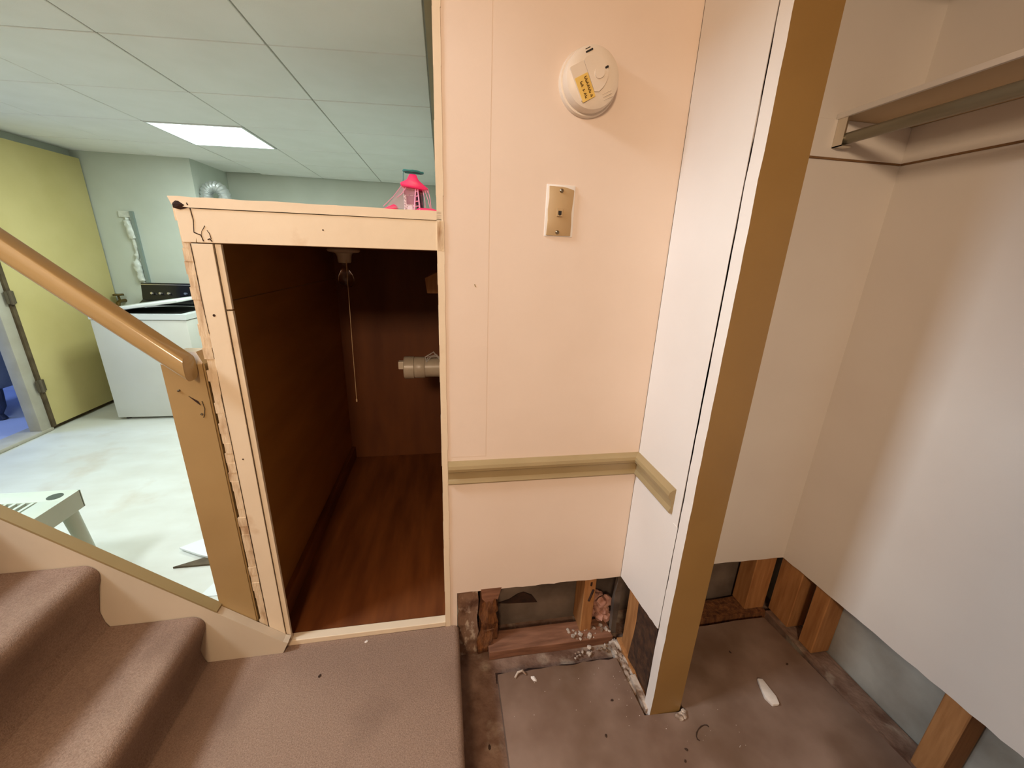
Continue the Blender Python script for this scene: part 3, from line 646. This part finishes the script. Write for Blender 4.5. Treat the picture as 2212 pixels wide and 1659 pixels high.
bm = new(); box(bm, -0.070, -0.050, ty-.002, ty+.02, tz+.006, tz+.05, bev=.001); obj('tower_side', bm, mat('dark_purple_print', (84,34,66), .5, (40,22,40), 90), t)
bm = new(); prism(bm, [(-0.108,tz+.066),(-0.045,tz+.058),(-0.034,tz+.062),(-0.060,tz+.082),(-0.066,tz+.096),(-0.084,tz+.097),(-0.092,tz+.082),(-0.110,tz+.074)], 'y', ty-.026, ty+.030, bev=.003); obj('canopy', bm, MT['hotpink'], t, smooth=True)
for x in (-0.0735, -0.0585):
    bm = new(); tube(bm, [(-0.066+(x+.066)*.25, ty-.016, tz+.070), (x, ty-.034, tz+.006)], 0.0019, 7); obj('ladder_rail', bm, MT['palepink'], t)
for f in (0.25, 0.45, 0.66, 0.86):
    w = 0.0075*(0.25+0.75*f); z = tz+.070-.064*f; y = ty-.016-.018*f
    bm = new(); tube(bm, [(-0.066-w, y, z), (-0.066+w, y, z+.002)], 0.0014, 6); obj('ladder_rung', bm, MT['palepink'], t)
for (a, b) in (((-0.104,tz+.070),(-0.158,tz+.012)),((-0.045,tz+.062),(-0.030,tz+.010)),((-0.040,tz+.062),(-0.036,tz+.05)),((-0.050,tz+.060),(-0.044,tz+.012)),((-0.094,tz+.064),(-0.120,tz+.036)),((-0.036,tz+.064),(-0.028,tz+.012))):
    bm = new(); tube(bm, [(a[0],ty-.02,a[1]), ((a[0]+b[0])/2+.002,ty-.024,(a[1]+b[1])/2-.003), (b[0],ty-.02,b[1])], 0.0009, 5); obj('cord', bm, MT['palepink'], t)
bm = new(); v = [bm.verts.new(p) for p in ((-0.106,ty-.012,tz+.068),(-0.070,ty-.018,tz+.066),(-0.076,ty-.030,tz+.006),(-0.150,ty-.020,tz+.010))]; bm.faces.new(v); bmesh.ops.solidify(bm, geom=bm.faces[:], thickness=.0006); obj('netting', bm, MT['pinkmesh'], t)
bm = new(); tube(bm, [(-0.105,ty+.012,tz+.075),(-0.103,ty+.012,tz+.103),(-0.100,ty+.012,tz+.112)], .0012, 6)
tube(bm, [(-0.076+.026*math.cos(a), ty+.012+.012*math.sin(a), tz+.108-.0015*math.cos(a)) for a in [2*PI*j/20 for j in range(21)]], [.0022+.0016*abs(math.sin(j*.7)) for j in range(21)], 7)
tube(bm, [(-0.098,ty+.012,tz+.106),(-0.080,ty+.004,tz+.104),(-0.056,ty+.008,tz+.104)], .003, 6); obj('top_hoop', bm, MT['teal'], t, smooth=True)

# ================================================================== LAUNDRY THINGS
# washer
wx0, wx1, wy0, wy1 = -2.795, -2.105, 2.53, 3.22
t = thing('washing_machine', 'white top-loading washer with a black control panel and its lid ajar', 'washer', ((wx0+wx1)/2, (wy0+wy1)/2, 0))
bm = new(); box(bm, wx0, wx1, wy0, wy1, 0.02, 0.868, bev=.008); obj('cabinet', bm, MT['enamel_panel'], t, smooth=True)
for x in (wx0+.05, wx1-.05):
    for y in (wy0+.05, wy1-.05):
        bm = new(); lathe(bm, [(0.02,0.0),(0.018,0.022)], (x,y,0), n=12); obj('foot', bm, MT['dark'], t)
bm = new()
o_ = [(wx0-.003,wy0-.004),(wx1+.003,wy0-.004),(wx1+.003,wy1),(wx0-.003,wy1)]; i_ = [(wx0+.06,wy0+.055),(wx1-.06,wy0+.055),(wx1-.06,wy1-.13),(wx0+.06,wy1-.13)]
for j in range(4): prism(bm, [o_[j], o_[(j+1)%4], i_[(j+1)%4], i_[j]], 'z', 0.872, 0.915)
obj('top_rim', bm, MT['enamel'], t, smooth=True)
bm = new(); lathe(bm, [(0.26,0.0),(0.265,-0.02),(0.25,-0.25),(0,-0.25)], ((wx0+wx1)/2, wy0+.30, 0.912), n=32); box(bm, wx0+.06, wx1-.06, wy0+.05, wy1-.13, 0.874, 0.884); obj('tub', bm, MT['dark'], t, smooth=True)
bm = new(); box(bm, 0.0, 0.64, 0.0, 0.50, 0.0, 0.026, bev=.008)
bmesh.ops.rotate(bm, verts=bm.verts, cent=(0,0,0), matrix=Matrix.Rotation(math.radians(-9.0), 3, 'Y')); bmesh.ops.translate(bm, verts=bm.verts, vec=(wx0+.01, wy0+.02, 0.912)); obj('lid', bm, MT['enamel'], t, smooth=True)
bm = new(); prism(bm, [(wy1-.12,.914),(wy1,.914),(wy1,1.115),(wy1-.035,1.115),(wy1-.060,.965),(wy1-.12,.935)], 'x', wx0-.0, wx1+.02, bev=.004); cp = obj('control_panel', bm, MT['black'], t, smooth=True)
for x in (-2.70, -2.63, -2.56, -2.42, -2.30):
    bm = new(); lathe(bm, [(0.013,0.0),(0.011,0.018),(0.0,0.02)], (x, wy1-.056, 1.02), (0,-1,.25), 14); obj('knob', bm, MT['chrome'] if x < -2.5 else MT['greyblue'], cp, smooth=True)
bm = new(); box(bm, wx0+.004, wx1+.016, wy1-.040, wy1-.032, 1.098, 1.104); obj('trim_line', bm, MT['chrome'], cp)

# duct
bm = new(); path = []; rs = []
cx, cy, cz, R = -2.130, 3.420, 1.925, 0.078
pts = [(cx-R, cy, 1.10+0.83*j/40) for j in range(40)] + [(cx-R*math.cos(a), cy, cz+R*math.sin(a)) for a in [PI*j/20 for j in range(21)]] + [(cx+R+0.0015*j, cy, cz-0.02*j) for j in range(1, 40)]
for i, p in enumerate(pts): path.append(p); rs.append(0.052 + (0.0045 if i % 2 else -0.0045))
tube(bm, path, rs, 16); tag(obj('foil_duct', bm, MT['silver'], smooth=True, angle=20), 'silver flexible foil duct arching behind the cupboard top', 'duct')

# conduit strip with crinkled sleeve on the white wall
t = thing('wall_conduit', 'grey vertical strip with a crinkled white sleeve on the wall above the washer', 'conduit', (-2.84, 3.33, 1.10))
bm = new(); prism(bm, [(-2.826,1.08),(-2.800,1.08),(-2.806,1.745),(-2.832,1.745)], 'y', 3.315, 3.34); obj('strip', bm, MT['greystrip'], t)
bm = new()
path = []; rs = []
for j in range(60):
    z = 1.09 + 0.60*j/59; path.append((-2.862 + .012*math.sin(z*14), 3.335, z)); rs.append(0.024 + .012*noise.noise(Vector((z*24, 1, 2))) + (0.01 if 1.5 < z < 1.66 or 1.12 < z < 1.3 else -.006))
tube(bm, path, rs, 14); jitter(bm, .008, 36); obj('sleeve', bm, MT['sleeve'], t, smooth=True)
bm = new(); box(bm, -2.93, -2.83, 3.325, 3.34, 1.69, 1.745, bev=.003); obj('cap_plate', bm, MT['sleeve'], t)

# brass valve
t = thing('water_valve', 'small dark brass tap on the wall left of the washer panel', 'valve', (-3.06, 3.29, 0.93))
bm = new(); tube(bm, [(-3.06,3.34,.93),(-3.06,3.27,.93),(-3.06,3.24,.915),(-3.06,3.235,.87)], [.016,.016,.018,.014], 12); obj('spout', bm, MT['brass'], t, smooth=True)
bm = new(); tube(bm, [(-3.06,3.275,.93),(-3.06,3.265,.985)], .009, 8); lathe(bm, [(0.0,0),(.040,.002),(.044,.010),(.038,.018),(0,.016)], (-3.06,3.265,.982), n=10); jitter(bm, .006, 50); obj('handle', bm, MT['brass'], t, smooth=True)

# yellow door, jamb, threshold
dr = thing('door_1', 'yellow painted slab door folded back against the left laundry wall', 'door', (-3.135, 2.85, 0)); struct(dr)
bm = new(); box(bm, -3.160, -3.122, 2.372, 3.325, 0.035, 2.155, bev=.003); obj('door_leaf', bm, MT['yellow'], dr, smooth=True)
bm = new(); box(bm, -3.162, -3.1205, 2.345, 2.373, 0.03, 2.15); obj('hinge_edge', bm, MT['brown_strip'], dr)
for z in (0.375, 1.055, 1.82):
    bm = new(); tube(bm, [(-3.112,2.352,z-.05),(-3.112,2.352,z+.05)], .014, 10); box(bm, -3.122,-3.114,2.32,2.385,z-.045,z+.045); obj('hinge', bm, MT['hinge'], dr)
bm = new(); box(bm, -3.215, -3.135, 2.262, 2.345, 0.0, 2.12, bev=.004); struct(obj('trim_5', bm, MT['jamb'], smooth=True), 'grey white jamb of the blue-lit doorway', 'door jamb')
bm = new(); box(bm, -3.30, -3.13, 1.30, 2.36, 0.0, 0.028, bev=.008); struct(obj('trim_6', bm, MT['jamb'], smooth=True), 'worn threshold of the blue-lit doorway', 'threshold')
bm = new(); box(bm, -3.20, -3.158, 2.37, 3.33, 0.0, 0.055); struct(obj('door_gap_shade', bm, MT['brown_strip']), 'dark strip painted in as shade in the gap under the yellow door', 'shade_strip')  # no board here, only the dark of the door gap painted in

# armchair in the blue room
t = thing('dark_chair', 'dark navy upholstered chair on curved legs in the blue-lit room', 'chair', (-3.70, 2.82, 0))
bm = new(); box(bm, -4.15, -3.64, 2.56, 3.10, 0.26, 0.60, bev=.04); obj('seat', bm, MT['greyblue'], t, smooth=True)
bm = new(); box(bm, -4.15, -3.66, 3.0, 3.14, 0.55, 0.95, bev=.04); obj('backrest', bm, MT['navy'], t, smooth=True)
for (x, y) in ((-3.70,2.62),(-3.70,3.05),(-4.10,2.62),(-4.10,3.05)):
    bm = new(); tube(bm, [(x,y,.30),(x+.03,y,.25),(x+.02,y,.12),(x-.02,y,.05),(x+.0,y,.0)], [.035,.03,.026,.024,.03], 10); obj('leg', bm, MT['navy'], t, smooth=True)

# plastic stool
t = thing('plastic_stool', 'pale green-white plastic side table with a slotted top, behind the stairs', 'stool', (-1.83, 0.44, 0))
sx0, sx1, sy0, sy1, szt = -2.06, -1.60, 0.20, 0.655, 0.42
bm = new()
for a in ((sx0,sx1,sy1-.085,sy1),(sx0,sx1,sy0,sy0+.085),(sx1-.085,sx1,sy0+.08,sy1-.08),(sx0,sx0+.085,sy0+.08,sy1-.08)): box(bm, *a, szt-.02, szt, bev=.004)
obj('top_frame', bm, MT['stool'], t, smooth=True)
nS = 9
for j in range(nS):
    x = sx0+.085 + (sx1-sx0-.17)*(j+.5)/nS
    bm = new(); box(bm, x-.0065, x+.0065, sy0+.08, sy1-.08, szt-.02, szt-.002, bev=.002); obj('slat', bm, MT['stool'], t)
bm = new()
for a in ((sx0-.003,sx1+.003,sy1-.007,sy1+.003),(sx0-.003,sx1+.003,sy0-.003,sy0+.007),(sx1-.007,sx1+.003,sy0,sy1),(sx0-.003,sx0+.007,sy0,sy1)): box(bm, *a, szt-.085, szt-.0005, bev=.002)
obj('apron', bm, MT['stool'], t)
for (x, y) in ((sx0+.05,sy0+.05),(sx0+.05,sy1-.05),(sx1-.05,sy0+.05),(sx1-.05,sy1-.05)):
    ox = .035*(1 if x > -1.8 else -1); oy = .035*(1 if y > .4 else -1)
    bm = new(); tube(bm, [(x+ox*.3,y+oy*.3,szt-.02),(x+ox,y+oy,0)], [.030,.022], 14); obj('leg', bm, MT['stool'], t, smooth=True)
    bm = new(); lathe(bm, [(0,0),(.026,0),(.026,.0015),(0,.0015)], (x,y,szt), n=20); obj('leg_socket', bm, MT['hole'], t)

# shards and scraps on the laundry floor
bm = new(); prism(bm, [(-1.325,0.725),(-1.20,0.66),(-1.10,0.62),(-1.05,0.70),(-1.22,0.80)], 'z', 0.010, 0.020); tag(obj('plaster_shard', bm, MT['enamel']), 'white broken board piece leaning on the laundry floor beside the newel', 'debris')
bm = new(); prism(bm, [(-1.285,0.60),(-1.12,0.60),(-1.02,0.66),(-1.02,0.70),(-1.14,0.665)], 'z', 0.0, 0.010); tag(obj('wood_sliver', bm, MT['brown_strip']), 'dark pointed sliver lying under the white broken piece', 'debris')
bm = new(); prism(bm, [(-1.075,0.405),(-0.95,0.40),(-0.93,0.50),(-1.04,0.52)], 'z', 0.0, 0.004); tag(obj('paper_scrap', bm, MT['enamel']), 'white paper scrap at the foot of the newel post', 'paper')

# ================================================================== FLOOR DEBRIS
bm = new(); prism(bm, [(1.118,-0.268),(1.136,-0.272),(1.140,-0.335),(1.128,-0.360),(1.104,-0.358),(1.096,-0.330),(1.106,-0.300)], 'z', 0.0, 0.012, bev=.003); jitter(bm, .002, 60)
tag(obj('plaster_chip', bm, MT['white_chip'], smooth=True), 'large white plaster chip on the closet floor', 'debris')
def chip(x, y, z, r, m, name, label, el=1.8, rot=0.0, grp=None):
    bm = new(); bmesh.ops.create_icosphere(bm, subdivisions=1, radius=r, matrix=Matrix.Translation((x,y,z+r*.3)) @ Matrix.Rotation(rot,4,'Z') @ Matrix.Scale(el,4,(1,0,0)) @ Matrix.Scale(.5,4,(0,0,1)))
    jitter(bm, r*.5, 120); return tag(obj(name, bm, m), label, 'debris', grp)

chip(0.300, -0.147, 0.0, 0.007, MT['white_chip'], 'plaster_chip', 'small white chip on the slab nearest the dark gap', 2.2, 2.3)
chip(-0.292, -0.027, 0.135, 0.006, MT['white_chip'], 'plaster_chip', 'white crumb on the carpet in front of the cupboard sill', 1.5, .4)
CR = [(0.555,-0.257,.004,'dark crumb on the slab between the dark gap and the jamb'),(0.492,-0.356,.004,'dark crumb on the slab in the middle of the bare floor'),
      (0.730,-0.429,.004,'dark crumb in front of the jamb foot'),(0.709,-0.457,.0035,'dark crumb farthest in front of the jamb foot'),
      (1.095,-0.155,.004,'dark crumb on the closet floor behind the large white chip'),(1.284,-0.231,.004,'dark crumb on the closet floor near the right wall studs'),
      (0.12,-0.31,.005,'dark crumb in the bare strip beside the carpet edge')]
for i, (x, y, r, lb) in enumerate(CR):
    chip(x, y, 0.0 if x > .17 else ZB, r, MT['dirt'], 'crumb', lb, 1.6, i*1.3, 'dark crumbs on the concrete floor')
chip(-0.421, -0.131, 0.135, 0.005, MT['dirt'], 'crumb', 'dark speck on the taupe landing carpet', 1.4, .8)
bm = new(); tube(bm, [(0.232,-0.135,0.004),(0.245,-0.122,0.012),(0.262,-0.120,0.014),(0.275,-0.128,0.004)], .004, 6); tag(obj('torn_strip', bm, MT['plaster']), 'curled torn strip lying across the dark gap in the floor', 'debris')
bm = new(); rn = random.Random(5)
for i in range(45):
    k = rn.random()
    if k < .4: x, y = rn.uniform(0.18, 0.62), rn.uniform(-0.32, -0.115)
    elif k < .7: x, y = rn.uniform(0.57, 0.645), rn.uniform(-0.34, -0.12)
    else: x, y = rn.uniform(0.66, 0.95), rn.uniform(-0.45, -0.335)
    r = rn.uniform(0.0005, 0.0014)
    bmesh.ops.create_icosphere(bm, subdivisions=1, radius=r, matrix=Matrix.Translation((x, y, r*.5)))
o = obj('plaster_specks', bm, MT['white_chip'], bpy.data.objects['floor']); o['kind'] = 'stuff'
bm = new(); tube(bm, [(0.812+0.03*math.cos(a), -0.395+0.016*math.sin(a)+.012*math.cos(a), 0.0016) for a in [PI*.15*j for j in range(9)]], [.0012+.0008*(j % 2) for j in range(9)], 6)
tag(obj('dark_curl', bm, MT['dirt']), 'thin dark curled fibre on the closet floor before the jamb foot', 'debris')
